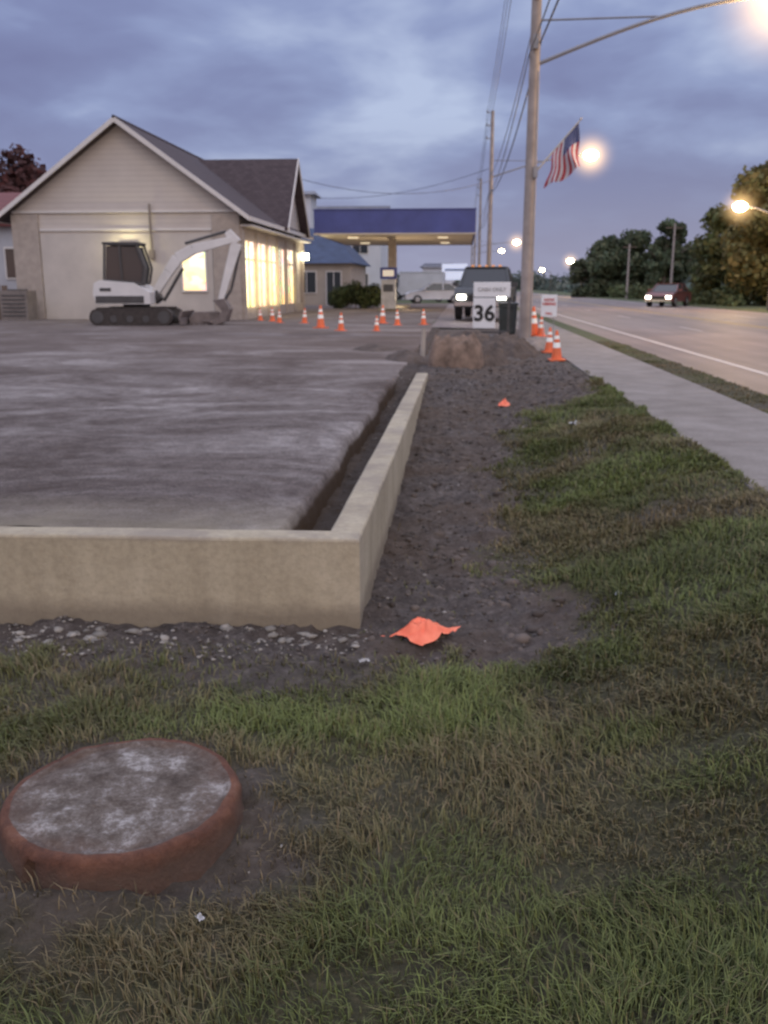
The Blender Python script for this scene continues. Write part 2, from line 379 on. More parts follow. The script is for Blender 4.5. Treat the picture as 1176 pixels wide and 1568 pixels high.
gr=np.array([.108,.140,.040])*(.5+1.0*rng.random((n,1))); gr*= (0.65+.8*vn(X,Y,2.2,12))[:,None]
br=np.array([.225,.175,.10])*(.4+.95*rng.random((n,1)))
C=gr*(1-dry)+br*dry
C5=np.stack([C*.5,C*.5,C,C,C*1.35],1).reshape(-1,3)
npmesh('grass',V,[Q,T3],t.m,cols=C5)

# ---------------------------------------------------------------- loose stones / clods
t=NT('stones'); at=t.N('ShaderNodeAttribute',attribute_name='tint'); t.col(at.outputs['Color']); t.rough(.9)
ico=np.array([(0,0,1),(.89,0,.45),(.28,.85,.45),(-.72,.53,.45),(-.72,-.53,.45),(.28,-.85,.45),(.72,.53,-.45),(-.28,.85,-.45),(-.89,0,-.45),(-.28,-.85,-.45),(.72,-.53,-.45),(0,0,-1)])
icf=np.array([(0,1,2),(0,2,3),(0,3,4),(0,4,5),(0,5,1),(1,6,2),(2,7,3),(3,8,4),(4,9,5),(5,10,1),(2,6,7),(3,7,8),(4,8,9),(5,9,10),(1,10,6),(11,7,6),(11,8,7),(11,9,8),(11,10,9),(11,6,10)])
def stones(name,X,Y,Z,sz,C,flat=(.45,.9)):
    n=len(X); J=ico[None]*(1+rng.normal(0,.16,(n,12,1)))*np.stack([rng.uniform(.7,1.4,n),rng.uniform(.7,1.4,n),rng.uniform(flat[0],flat[1],n)],1)[:,None,:]
    V=J*sz[:,None,None]+np.stack([X,Y,Z],1)[:,None,:]
    F=(icf[None]+(np.arange(n)*12)[:,None,None]).reshape(-1,3)
    return npmesh(name,V.reshape(-1,3),F,t.m,cols=np.repeat(C,12,0))
parts=[scatter(-2.6,-.4,3.7,4.14,1200),scatter(-.44,.9,3.7,8,500),scatter(-.44,1.8,8,24,90),scatter(-.82,-.65,4.4,12.5,300),scatter(-2.2,2,1.5,3.8,25)]
X=np.concatenate([p[0] for p in parts]); Y=np.concatenate([p[1] for p in parts]); g=dirt(X,Y)
k=rng.random(len(X))<g+.05; X=X[k];Y=Y[k]; n=len(X); sz=.003+.010*rng.random(n)**3+.003*(Y>8)
lf=(Y<4.14)&(X<-.4)
C=np.array([.10,.085,.076])*(.5+.9*rng.random((n,1))); C[rng.random(n)<.03]=[.30,.28,.26]; C[(rng.random(n)<.45)&lf&(vn(X,Y,3,2)>.35)]=[.28,.26,.23]
stones('gravel',X,Y,H(X,Y)+sz*.3,sz,C)
cr=dict(X=rng.uniform(-.4,1.6,2600),Y=rng.uniform(3.9,16,2600)); gg=(dirt(cr['X'],cr['Y'])>.55)
X=cr['X'][gg];Y=cr['Y'][gg]; sz=.009+.034*rng.random(len(X))**2.5; stones('soil_clods',X,Y,H(X,Y)-sz*.15,sz,np.array([.085,.068,.057])*(.5+1.0*rng.random((len(X),1))))
nn_=110; X=rng.uniform(-2.6,-.4,nn_);Y=4.10-rng.random(nn_)**1.3*.22; sz=.010+.026*rng.random(nn_)**2
stones('concrete_crumbs',X,Y,H(X,Y)-sz*.05,sz,np.array([.30,.28,.25])*(.5+.7*rng.random((nn_,1))),(.3,.55))

# litter
lit=simple('litter_paper',(.40,.40,.40),.6,.2,20)
for i,(x,y,s) in enumerate([(-.39,3.70,.028),(-.63,1.98,.016),(.80,4.42,.03),(1.12,9.0,.08)]):
    a=rng.uniform(0,6.28); vs=[];n=6
    zb=float(H(np.array([x]),np.array([y]))[0])
    for ii in range(n):
        for jj in range(n):
            u=ii/(n-1)-.5; v=jj/(n-1)-.5
            vs.append((u*s*1.6*math.cos(a)-v*s*math.sin(a),u*s*1.6*math.sin(a)+v*s*math.cos(a),.02+s*.5*(random.random()-.3)))
    mb=MB(); mb.add(vs,[(p*n+q,p*n+q+1,(p+1)*n+q+1,(p+1)*n+q) for p in range(n-1) for q in range(n-1)],lit); mb.build('litter_scrap',loc=(x,y,zb))

# ---------------------------------------------------------------- orange fabric
t=NT('orange_fabric'); t.col(t.ramp(t.noise(12,3,t.objc()),[(.3,(.82,.15,.07)),(.7,(.98,.27,.15))])); t.rough(.6)
def cloth(name,loc,outline,seed,rz,hh,sc):
    n=len(outline); P=np.array(outline); c=P.mean(0); rings_=9; sub=6
    pts=[]
    for i in range(n):
        a=P[i];b=P[(i+1)%n]
        for k in range(sub): pts.append(a+(b-a)*k/sub)
    pts=np.array(pts); m_=len(pts); V=[(c[0],c[1],0)]
    for q in range(1,rings_+1): 
        for p in pts: V.append((*(c+(p-c)*q/rings_),0))
    V=np.array(V,float)*sc
    X_,Y_=V[:,0]/sc,V[:,1]/sc; r=np.hypot((X_-c[0]),(Y_-c[1])*1.3)
    rd=1-np.abs(2*fbm(X_+9,Y_+4,2.6,seed,3)-1)
    V[:,2]=hh*(rd*1.0+.5*fbm(X_,Y_+3,6,seed+3,2))*np.clip(1.15-r,0.12,1)+.006
    F3=np.array([(0,1+i,1+(i+1)%m_) for i in range(m_)])
    F4=np.array([(1+q*m_+i,1+(q+1)*m_+i,1+(q+1)*m_+(i+1)%m_,1+q*m_+(i+1)%m_) for q in range(rings_-1) for i in range(m_)])
    o=npmesh(name,V,[F3,F4],t.m,smooth=False); o.location=loc; o.rotation_euler=(0,0,rz); return o
cloth('orange_warning_flag',(-.15,3.98,.02),[(-1.25,.12),(-.55,.12),(-.40,.34),(-.05,.42),(.15,.82),(.55,.70),(1.15,1.05),(.90,.45),(.62,.05),(.40,-.40),(.0,-.60),(-.35,-.45),(-.55,-.10)],5,R(2),.075,.158)
cloth('orange_ribbon',(.50,10.6,float(H(np.array([.5]),np.array([10.6]))[0])+.01),[(-1,-.3),(-.5,.6),(.2,.8),(.9,.5),(.7,-.5),(0,-.9)],9,.5,.07,.085)

# ---------------------------------------------------------------- manhole riser
t=NT('rusted_iron'); P=t.objc()
spz=t.N('ShaderNodeSeparateXYZ'); t.l.new(P,spz.inputs[0])
side=t.ramp(t.noise(7,9,P,.8),[(.3,(.06,.028,.018)),(.46,(.135,.056,.034)),(.6,(.22,.095,.055)),(.74,(.30,.18,.13))])
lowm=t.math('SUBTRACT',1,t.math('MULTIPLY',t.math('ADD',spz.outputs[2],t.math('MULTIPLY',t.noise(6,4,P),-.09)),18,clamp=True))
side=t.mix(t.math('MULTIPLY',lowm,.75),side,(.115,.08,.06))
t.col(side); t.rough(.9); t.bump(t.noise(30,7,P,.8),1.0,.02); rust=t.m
t=NT('cover_concrete'); P=t.objc()
c=t.ramp(t.noise(8,10,P,.85),[(.38,(.055,.040,.031)),(.47,(.115,.092,.074)),(.54,(.185,.16,.14)),(.62,(.40,.38,.36))])
vl=t.N('ShaderNodeVectorMath',operation='LENGTH'); t.l.new(P,vl.inputs[0])
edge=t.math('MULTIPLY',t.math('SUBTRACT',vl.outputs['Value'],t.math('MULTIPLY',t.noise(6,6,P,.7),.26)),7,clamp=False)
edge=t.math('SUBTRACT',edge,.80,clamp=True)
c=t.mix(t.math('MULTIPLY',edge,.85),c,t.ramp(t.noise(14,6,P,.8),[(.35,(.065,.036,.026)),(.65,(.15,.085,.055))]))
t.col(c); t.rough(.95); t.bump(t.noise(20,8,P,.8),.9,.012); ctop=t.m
nseg=140; rings=[(.372,-.10,0),(.362,.0,0),(.356,.03,0),(.352,.06,0),(.349,.085,0),(.344,.100,0),(.334,.109,0),(.318,.110,0),(.305,.107,1),(.298,.101,1),(.285,.103,1),(.27,.105,1)]+[(r,.106+.006*(1-r/.25),1) for r in (.24,.21,.18,.15,.12,.09,.06,.03)]
mb=MB(); vs=[]
for q,(r,z,_) in enumerate(rings):
    for i in range(nseg):
        a=2*math.pi*i/nseg
        nx=float(fbm(np.array([math.cos(a)*2+7]),np.array([math.sin(a)*2+z*9+7]),3.0,4,4)[0])-.5
        n2=float(fbm(np.array([math.cos(a)*r*10+7]),np.array([math.sin(a)*r*10+7]),1.5,24,4)[0])-.5
        k=1+(.045*nx if not _ else .02*nx*(r/.3)); 
        notch=-.03 if (not _ and 4.22<a<4.32 and z<.08) else 0
        vs.append(((r*k+notch)*math.cos(a),(r*k+notch)*math.sin(a),z+(.015*n2 if z>.09 else 0)))
fr=[];ft=[]
for q in range(len(rings)-1):
    for i in range(nseg):
        f=(q*nseg+i,q*nseg+(i+1)%nseg,(q+1)*nseg+(i+1)%nseg,(q+1)*nseg+i); (ft if rings[q+1][2] else fr).append(f)
ft.append(tuple((len(rings)-1)*nseg+i for i in range(nseg)))
mb.add(vs,fr,rust); mb.mats.append(ctop)
for f in ft: mb.f.append(list(f)); mb.mi.append(1)
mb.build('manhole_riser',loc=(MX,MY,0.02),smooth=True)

# ---------------------------------------------------------------- mounds and debris by wall end
def mound(name,loc,sx,sy,h,mat,seed,p=1.0,n=60,sq=2.0,rough_=.35):
    a=np.linspace(-1,1,n); Xg,Yg=np.meshgrid(a,a); r=(np.abs(Xg)**sq+np.abs(Yg)**sq)**(1/sq)
    r=r*(1.0+(fbm(Xg+2,Yg+5,1.8,seed+9,3)-.35)*(.30 if sq<3 else .14))
    z=(1-np.clip(r,0,1)**p)*h*(.7+.6*fbm(Xg+3,Yg,2.2,seed,4))+(fbm(Xg,Yg,8,seed+5,3)-.5)*h*rough_*(r<.95)-.10*np.clip(r,0,1)**p
    V=np.stack([Xg*sx,Yg*sy,z],-1).reshape(-1,3); i=(np.arange(n-1)[:,None]*n+np.arange(n-1)[None,:]).ravel()
    o=npmesh(name,V,np.stack([i,i+1,i+n+1,i+n],1),mat,smooth=True); o.location=loc; return o
dk=simple('dark_soil',(.09,.068,.055),.95,.45,6,.8); tan=simple('pale_clay',(.22,.155,.115),.95,.55,5,.9)
mound('clay_pile',(-.08,14.8,.38),.46,.45,.42,tan,23,9,sq=4.5,rough_=.25)
mound('soil_pile',(.85,17.5,.36),.8,1.2,.40,dk,8,1.6)
mound('soil_pile',(-.9,15.6,.38),.6,1.4,.18,dk,18,1.6)
mound('soil_pile',(-1.6,18,.40),.9,1.4,.12,dk,28,1.6)
mound('soil_pile',(1.5,20.0,.36),.7,1.6,.20,simple('grey_soil',(.2,.17,.15),.95,.3,5,.6),38,1.6)
mound('soil_pile',(.2,19.5,.36),.9,1.6,.34,dk,48,1.6)
mound('soil_pile',(.35,15.4,.36),.6,.8,.34,dk,58,1.6)
m=MB(); m.cyl((0,0,-.2),(0.02,.1,.50),.045,.04,simple('pvc',(.40,.34,.28),.5),12); m.build('drain_pipe_stub',loc=(-.66,16.0,.4))

# ---------------------------------------------------------------- cones
orange=simple('cone_orange',(.80,.17,.06),.5,.15,5); refl_glow=emis('cone_reflective_glow',(.8,.8,.75),.15); blk=simple('black_rubber',(.02,.02,.02),.7)  # cone bands emit faintly to imitate the light they would reflect
def cone(x,y,z,h=.5,t=1.0):
    m=MB(); k=h/.7
    m.box((0,0,.02*k),(.36*k,.36*k,.04*k),orange)
    seg=[(.04,.13,orange),(.30,.092,refl_glow),(.42,.075,orange),(.50,.062,refl_glow),(.58,.05,orange),(.70,.028,None)]
    for a,b in zip(seg[:-1],seg[1:]):
        m.cyl((0,0,a[0]*k),(0,0,b[0]*k),a[1]*k,b[1]*k,a[2],16,False)
    m.cyl((0,0,.70*k),(0,0,.701*k),.028*k,.02*k,orange,16)
    o=m.build('traffic_cone',loc=(x,y,z),rz=random.random()); o.rotation_euler=(random.uniform(-.04,.04),random.uniform(-.04,.04),random.random())
for c_ in [(1.62,16,.39,.50),(1.66,17.9,.39,.47),(1.98,23.7,.40,.5),(1.82,23.9,.40,.72),(1.95,27.5,.40,.6),
    (-3.3,25.7,.42,.50),(-4.1,27.3,.42,.66),(-5.2,31,.42,.5),(-6.6,32.6,.42,.5),(-7.2,33.4,.42,.45),(-2.3,25.5,.42,.42),(-2.0,29.5,.42,.5),(-1.2,30,.42,.5),(-6.1,31.3,.42,.45),(-2.6,31,.42,.6)]: cone(*c_)

# ---------------------------------------------------------------- store
siding=NT('clapboard_siding'); P=siding.pos(); s3=siding.N('ShaderNodeSeparateXYZ'); siding.l.new(P,s3.inputs[0])
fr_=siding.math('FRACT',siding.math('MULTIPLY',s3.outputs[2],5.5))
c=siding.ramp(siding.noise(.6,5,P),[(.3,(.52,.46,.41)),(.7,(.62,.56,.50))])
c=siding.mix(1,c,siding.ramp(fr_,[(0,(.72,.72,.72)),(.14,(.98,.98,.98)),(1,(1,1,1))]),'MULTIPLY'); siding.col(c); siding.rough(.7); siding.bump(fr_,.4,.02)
stuc=simple('painted_block',(.52,.47,.42),.85,.10,1.2,.2); pil=simple('tan_brick',(.40,.34,.29),.85,.15,4,.3)
trim=simple('white_trim',(.66,.62,.58),.6,.06,2)
sh=NT('brown_shingles'); P=sh.pos(); bt=sh.N('ShaderNodeTexBrick'); bt.inputs['Scale'].default_value=2.2; bt.inputs['Color1'].default_value=(.060,.042,.045,1); bt.inputs['Color2'].default_value=(.085,.062,.064,1); bt.inputs['Mortar'].default_value=(.045,.032,.034,1); bt.inputs['Mortar Size'].default_value=.02
sh.l.new(P,bt.inputs['Vector']); sh.col(bt.outputs[0]); sh.rough(.9); sh=sh.m
wg=NT('lit_window'); P=wg.pos(); s3=wg.N('ShaderNodeSeparateXYZ'); wg.l.new(P,s3.inputs[0])
mp=wg.N('ShaderNodeMapping'); mp.inputs['Scale'].default_value=(2.2,2.2,3.5); wg.l.new(P,mp.inputs[0])
sv=wg.N('ShaderNodeTexVoronoi'); sv.distance='CHEBYCHEV'; sv.inputs['Scale'].default_value=.9; wg.l.new(mp.outputs[0],sv.inputs['Vector'])
hi=wg.math('MULTIPLY',wg.math('SUBTRACT',s3.outputs[2],.8),.50,clamp=True)
cc=wg.mix(hi,(.95,.66,.26),(1,.90,.60))
cc=wg.mix(.45,cc,sv.outputs['Color'],'MULTIPLY')
wg.l.new(cc,wg.b.inputs['Emission Color']); wg.b.inputs['Emission Strength'].default_value=2.1; wg.col((.1,.1,.1)); wg.rough(.2); wg=wg.m
frm=simple('window_frame',(.25,.21,.17),.5,.1,2)
st=empty('convenience_store')
x0,x1,y0,y1=-16.4,-8.05,34.1,47.5; zb=.3; ze=4.25; xr=(x0+x1)/2; zr=7.22
m=MB()
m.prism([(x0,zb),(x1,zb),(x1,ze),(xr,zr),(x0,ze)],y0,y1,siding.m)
m.box((xr,y0-.03,zb+1.6),(6.4,.05,3.15),stuc)
m.box((xr,y0-.035,3.62),(6.4,.07,.08),trim)
for xx in (x0+.45,x1-.45): m.box((xx,y0-.05,zb+1.93),(1.0,.10,3.86),pil)
m.box((xr,y0-.045,4.24),(8.35,.09,.07),trim)
m.build('walls',st)
m=MB()
ov=.5; k=(zr-ze)/(xr-x0)
for sg in (-1,1):
    xe=xr+sg*((x1-x0)/2+ov); zE=ze-ov*k
    pts=[(xr,zr+.02),(xe,zE+.02),(xe,zE+.14),(xr,zr+.15)]
    m.prism(pts,y0-.45,y1+.4,sh)
    m.prism([(xr,zr-.02),(xe,zE-.02),(xe,zE+.155),(xr,zr+.165)],y0-.50,y0-.452,trim)
    m.box((xe+sg*.03,(y0+y1)/2,zE+.06),(.05,y1-y0+.9,.15),trim)
m.cyl((xr,y0-.5,zr+.15),(xr,y1+.4,zr+.15),.06,.06,sh,8)
m.build('roof',st)
m=MB(); yc=42.9; hw=2.45; gx=-7.75; gz=6.95
m.prism([(yc-hw,4.0),(yc+hw,4.0),(yc+hw,ze),(yc,gz),(yc-hw,ze)],-12.1,gx,siding.m,axis='x')
for sg in (-1,1):
    m.prism([(yc,gz+.03),(yc+sg*(hw+.35),ze-.35),(yc+sg*(hw+.35),ze-.22),(yc,gz+.16)],-12.2,gx+.4,sh,axis='x')
    m.prism([(yc,gz-.02),(yc+sg*(hw+.35),ze-.40),(yc+sg*(hw+.35),ze-.21),(yc,gz+.17)],gx+.402,gx+.45,trim,axis='x')
m.build('cross_gable',st)
m=MB()
m.box((x1+.25,(y0+y1)/2,ze-.50),(.5,y1-y0,.06),trim)
m.box((x1+.06,(y0+y1)/2,3.5),(.12,y1-y0-.02,.5),pil)
m.box((x1+.05,(y0+y1)/2,.55),(.1,y1-y0-.02,.6),pil)
for yy in (34.2,36.4,38.5,40.6,42.6,44.8,47.0): m.box((x1+.09,yy,2.0),(.18,.22,3.2),pil)
m.build('storefront_piers',st)
m=MB()
for a,b in ((34.35,36.25),(36.55,38.35),(38.65,40.45),(42.75,44.65)):
    m.box((x1+.03,(a+b)/2,2.05),(.04,b-a,2.4),wg)
    m.box((x1+.07,(a+b)/2,2.05),(.04,.06,2.4),frm); m.box((x1+.072,(a+b)/2,2.6),(.04,b-a,.06),frm)
m.box((x1+.03,41.6,1.85),(.04,1.5,2.7),wg); m.box((x1+.07,41.6,1.85),(.05,.08,2.7),frm)
m.box((-9.72,y0-.065,2.15),(.85,.03,1.35),wg)
for dx in (-.45,.45): m.box((-9.72+dx,y0-.08,2.15),(.06,.07,1.5),trim)
for dz in (-.7,.7): m.box((-9.72,y0-.082,2.15+dz),(.96,.072,.06),trim)
m.build('windows',st)
m=MB(); m.box((-12.1,y0-.12,3.12),(.55,.16,.14),frm); m.box((-12.1,y0-.14,2.98),(.6,.16,.16),emis('wall_pack_lens',(1,.93,.5),16)); m.build('wall_light',st)
m=MB(); m.cyl((-11.25,y0-.12,2.8),(-11.25,y0-.12,4.5),.045,.045,frm,8); m.box((-11.25,y0-.12,2.75),(.2,.14,.3),frm); m.build('conduit',st)
m=MB(); m.box((x1+.28,46.9,3.05),(.3,.3,.3),emis('entry_lamp_lens',(1,.97,.7),14)); m.build('entry_light',st)
def point(name,loc,e,c,r=.15,parent=None):
    l=bpy.data.lights.new(name,'POINT'); l.energy=e; l.color=c; l.shadow_soft_size=r
    o=bpy.data.objects.new(name,l); S.collection.objects.link(o); o.location=loc
    if parent: o.parent=parent
    return o
point('wall_light_lamp',(-12.1,y0-.45,3.0),30,(1,.9,.5),.1,st)
point('entry_light_lamp',(x1+.6,46.9,3.0),40,(1,.9,.6),.1,st)
ar=bpy.data.lights.new('window_light','AREA'); ar.shape='RECTANGLE'; ar.size=6; ar.size_y=2.2; ar.energy=130; ar.color=(1,.78,.4)
ao=bpy.data.objects.new('window_light',ar); S.collection.objects.link(ao); ao.location=(x1+.25,37.5,2.0); ao.rotation_euler=(R(90),0,R(90)); ao.parent=st

# ---------------------------------------------------------------- excavator
white=simple('excavator_white',(.66,.64,.62),.45,.08,2); dgrey=simple('dark_steel',(.07,.065,.063),.6,.2,4); glass=NT('cab_glass'); glass.col((.04,.045,.05)); glass.rough(.08); glass=glass.m
trackm=simple('track_rubber',(.055,.045,.04),.9,.3,8,.4); mud=simple('bucket_steel',(.16,.13,.12),.6,.3,5)
ex=empty('mini_excavator',(-10.25,29.2,.42),R(4))
m=MB()
for sy in (-1,1):
    yy=sy*.68; poly=[]
    for i in range(9): a=math.pi/2+math.pi*i/8; poly.append((-1.0+.26*math.cos(a),.27+.26*math.sin(a)))
    for i in range(9): a=-math.pi/2+math.pi*i/8; poly.append((1.05+.26*math.cos(a),.27+.26*math.sin(a)))
    m.prism(poly,yy-.19,yy+.19,trackm)
    for i in range(24):
        x=-1.0+2.05*i/23; m.box((x,yy,.545),(.05,.39,.04),trackm); m.box((x,yy,.0),(.05,.39,.04),trackm)
    for x in (-1.0,-.5,0,.5,1.05): m.cyl((x,yy-.21,.22 if abs(x)<.9 else .27),(x,yy+.21,.22 if abs(x)<.9 else .27),.11 if abs(x)<.9 else .19,.11 if abs(x)<.9 else .19,dgrey,14)
m.box((0,0,.38),(1.1,1.0,.2),dgrey); m.cyl((0,0,.45),(0,0,.66),.42,.42,dgrey,20)
m.build('tracks',ex)
m=MB()
prof=[(-1.05,.66),(-1.15,.95),(-1.10,1.28),(-.9,1.38),(.15,1.30),(.62,1.02),(.62,.66)]
m.prism(prof,-.72,.72,white)
m.box((-.32,-.725,.80),(1.5,.02,.22),dgrey)
m.box((-.75,-.727,1.1),(.35,.02,.1),dgrey)
m.build('upper_body',ex,bevel=.05)
m=MB()
cabp=[(-.78,1.38),(.40,1.28),(.50,1.75),(.28,2.44),(-.70,2.46)]
m.prism([(-.74,1.40),(.36,1.30),(.45,1.75),(.25,2.38),(-.66,2.40)],-.64,.16,glass)
for yy in (-.66,.18):
    for a,b in zip(cabp,cabp[1:]+cabp[:1]): m.beam((a[0],yy,a[1]),(b[0],yy,b[1]),.07,.07,dgrey)
    m.beam((-.22,yy,1.35),(-.25,yy,2.45),.06,.06,dgrey)
m.box((-.21,-.24,2.475),(1.12,.92,.08),dgrey); m.box((-.3,-.24,1.65),(.45,.5,.55),dgrey)
m.build('cab',ex,bevel=.015)
m=MB()
bp=[(.56,.1,.95),(1.05,.1,1.65),(1.35,.1,2.05),(1.85,.1,2.32),(3.12,.1,2.62)]
hs=[.24,.30,.34,.30,.2]
for i in range(4): m.beam(bp[i],bp[i+1],.20,hs[i],white,.20,hs[i+1])
m.cyl((.5,.1,.8),(.75,.1,.95),.2,.2,dgrey,10)
m.beam((2.95,.1,2.86),(3.22,.1,2.50),.18,.22,white,.18,.34); m.beam((3.22,.1,2.5),(2.66,.1,.78),.17,.34,white,.15,.18)
m.cyl((.85,.1,.75),(1.5,.1,1.75),.055,.055,dgrey,8); m.cyl((1.6,.1,2.5),(2.9,.1,2.86),.05,.05,dgrey,8); m.cyl((3.32,.1,2.3),(3.0,.1,1.1),.045,.045,dgrey,8)
m.beam((3.0,.1,1.1),(2.72,.1,.7),.1,.08,dgrey)
m.build('boom_and_stick',ex,bevel=.02)
m=MB(); bk=[(2.45,.78),(2.80,.82),(2.98,.5),(2.85,.12),(2.5,.0),(2.25,.12),(2.55,.2),(2.72,.45)]
m.prism(bk,-.22,.42,mud)
for yy in (-.18,0,.2,.38): m.beam((2.28,yy,.12),(2.1,yy,.16),.06,.05,mud)
m.build('bucket',ex,bevel=.01)
m=MB(); m.prism([(1.55,.05),(1.62,.05),(1.56,.25),(1.64,.45),(1.56,.45),(1.48,.25)],-.85,.85,mud); m.beam((1.0,-.4,.3),(1.5,-.4,.25),.1,.1,dgrey); m.beam((1.0,.4,.3),(1.5,.4,.25),.1,.1,dgrey); m.build('dozer_blade',ex)
m=MB(); m.prism([(-.5,.0),(.5,.0),(.55,.35),(.35,.42),(-.35,.42),(-.55,.2)],-.3,.3,mud)
for i in range(5): m.beam((-.4+i*.2,-.3,.05),(-.4+i*.2,-.45,.02),.06,.04,mud)
m.build('spare_bucket',loc=(-8.15,29.6,.42),rz=.3,bevel=.02)

# ---------------------------------------------------------------- gas canopy
blue=simple('canopy_blue',(.06,.075,.24),.5,.2,.8); beige=simple('canopy_soffit',(.55,.47,.36),.7,.06,1)
gc=empty('gas_station_canopy')
m=MB(); cx0,cx1,cy0,cy1=-7.0,.57,45,57; z0,z1=4.0,5.12
m.box(((cx0+cx1)/2,(cy0+cy1)/2,z1-.08),(cx1-cx0-.06,cy1-cy0-.06,.1),blue)
m.box(((cx0+cx1)/2,cy0,(z0+z1)/2),(cx1-cx0,.08,z1-z0),blue); m.box(((cx0+cx1)/2,cy1,(z0+z1)/2),(cx1-cx0,.08,z1-z0),blue)
m.box((cx0+.04,(cy0+cy1)/2,(z0+z1)/2),(.08,cy1-cy0-.09,z1-z0),blue); m.box((cx1-.04,(cy0+cy1)/2,(z0+z1)/2),(.08,cy1-cy0-.09,z1-z0),blue)
m.box(((cx0+cx1)/2,cy0-.03,z0+.02),(cx1-cx0+.06,.10,.06),beige); m.box(((cx0+cx1)/2,cy0-.03,z1),(cx1-cx0+.06,.10,.04),blue)
m.build('fascia',gc)
m=MB(); m.box(((cx0+cx1)/2,(cy0+cy1)/2,z0+.06),(cx1-cx0-.17,cy1-cy0-.1,.08),beige); m.build('soffit',gc)
m=MB(); lens=emis('canopy_light_lens',(1,.85,.6),.7)
for xx in (-5.5,-1.0):
    for yy in (48,54): m.box((xx,yy,z0+.0),(.5,.5,.05),lens)
m.build('canopy_lights',gc)
m=MB()
for yy in (48,54): m.box((-3.55+(yy-48)*-.06,yy,2.2),(.36,.36,3.68),pil); m.box((-3.55,yy,.5),(1.1,3.0,.2),conc)
m.build('columns',gc)
point('canopy_lamp',(-3.2,49,1.4),170,(1,.8,.55),.6,gc)
m=MB(); pw=simple('pump_white',(.45,.42,.38),.5); 
m.box((0,0,.75),(.7,.5,1.4),pw); m.box((0,-.26,1.05),(.5,.03,.35),dgrey); m.box((0,0,1.75),(.8,.55,.55),simple('pump_blue',(.05,.06,.2),.5)); m.box((.0,-.285,1.75),(.55,.02,.3),emis('pump_display',(1,.9,.7),.15)); m.cyl((.38,-.1,1.3),(.42,-.1,.5),.03,.03,blk,6)
m.build('fuel_pump',loc=(-3.6,46.6,.5),bevel=.02)

# ---------------------------------------------------------------- houses behind
broof=simple('blue_roof',(.045,.065,.12),.8,.25,2); 
def house(name,x0,x1,y0,y1,ze,zr,wall,roof,axis='x',hip=0.0,wins=()):
    e=empty(name); m=MB(); m.box(((x0+x1)/2,(y0+y1)/2,ze/2+.1),(x1-x0,y1-y0,ze),wall); 
    if axis=='x':
        ym=(y0+y1)/2
        if hip==0: m.prism([(y0,ze+.1),(y1,ze+.1),(ym,zr-.1)],x0,x1-.001,wall,axis='x')
    m.build('walls',e); m=MB(); o=.4
    if axis=='x':
        a=(x0-o,y0-o,ze);b=(x1+o,y0-o,ze);c=(x1+o,y1+o,ze);d=(x0-o,y1+o,ze);r1=(x0-o+hip,ym,zr);r2=(x1+o-hip,ym,zr)
        m.add([a,b,c,d,r1,r2],[(0,1,5,4),(2,3,4,5)]+([(1,2,5),(3,0,4),(3,2,1,0)] if hip else []),roof)
        o_=m.build('roof',e)
        if not hip: s_=o_.modifiers.new('s','SOLIDIFY'); s_.thickness=.2
    else:
        xm=(x0+x1)/2; m.prism([(x0,ze+.1),(x1,ze+.1),(xm,zr-.05)],y0,y1,wall)
        for sg in(-1,1): m.prism([(xm,zr),(xm+sg*((x1-x0)/2+o),ze-.1),(xm+sg*((x1-x0)/2+o),ze+.1),(xm,zr+.2)],y0-.3,y1+.3,roof)
        m.build('roof',e)
    m=MB()
    for (wx,wz,ww,wh,mt) in wins:
        m.box((wx,y0-.03,wz),(ww+.16,.05,wh+.16),trim); m.box((wx,y0-.06,wz),(ww,.05,wh),mt); m.box((wx,y0-.09,wz),(.05,.03,wh),trim)
    if wins: m.build('windows',e)
    return e
dwin=glass
wwall=simple('white_clapboard',(.58,.59,.62),.7,.06,1); twall=simple('tan_stucco',(.40,.34,.28),.8,.1,1)
house('blue_roof_shop',-16,-7.3,62,72,3.1,5.6,twall,broof,'x',2.2,[(-13,1.9,1.4,1.3,dwin),(-10.2,1.9,1.2,1.3,dwin),(-8.4,1.5,.9,2.1,dwin)])
house('white_house',-21,-7.2,84,95,6.3,8.9,wwall,simple('grey_roof',(.14,.14,.16),.8,.2,1),'x',0,[(-9,5.2,1.3,1.4,dwin),(-11.5,5.2,1.3,1.4,dwin),(-9,2.0,1.3,1.4,dwin)])
house('white_annex',-15.5,-11.6,73,76,8.4,8.8,wwall,simple('flat_roof',(.2,.2,.22),.8),'x',.3)
rr=simple('red_roof',(.16,.05,.045),.8,.2,2)
house('neighbour_house',-32,-18.2,40,50,4.3,6.0,simple('pale_siding',(.42,.42,.44),.7,.1,1),rr,'x',0,[(-19.2,2.6,1.0,1.2,dwin)])
house('far_white_store',-5,-1,120,130,4,4.6,wwall,simple('fr',(.1,.1,.12),.8),'x',.5)
m=MB(); wood=simple('weathered_wood',(.15,.11,.085),.9,.3,5)
for i in range(16): 
    m.box((-20.5+i*.27,33.0+.02*(i%2),1.0),(.22,.03,1.3+.05*(i%3)),wood)
m.box((-18.5,33.06,1.3),(4.4,.04,.1),wood); m.box((-18.5,33.06,.7),(4.4,.04,.1),wood); m.beam((-16.7,32.2,.4),(-17.3,33,1.7),.08,.08,wood)
m.build('wooden_fence')
m=MB(); m.box((-15.9,32.9,.95),(1.0,.8,1.05),simple('ac_grey',(.2,.17,.15),.6)); m.cyl((-15.9,32.9,1.47),(-15.9,32.9,1.52),.35,.35,dgrey,20)
for i in range(6): m.box((-15.9,32.49,.6+i*.14),(.85,.02,.05),dgrey)
m.build('air_conditioner')

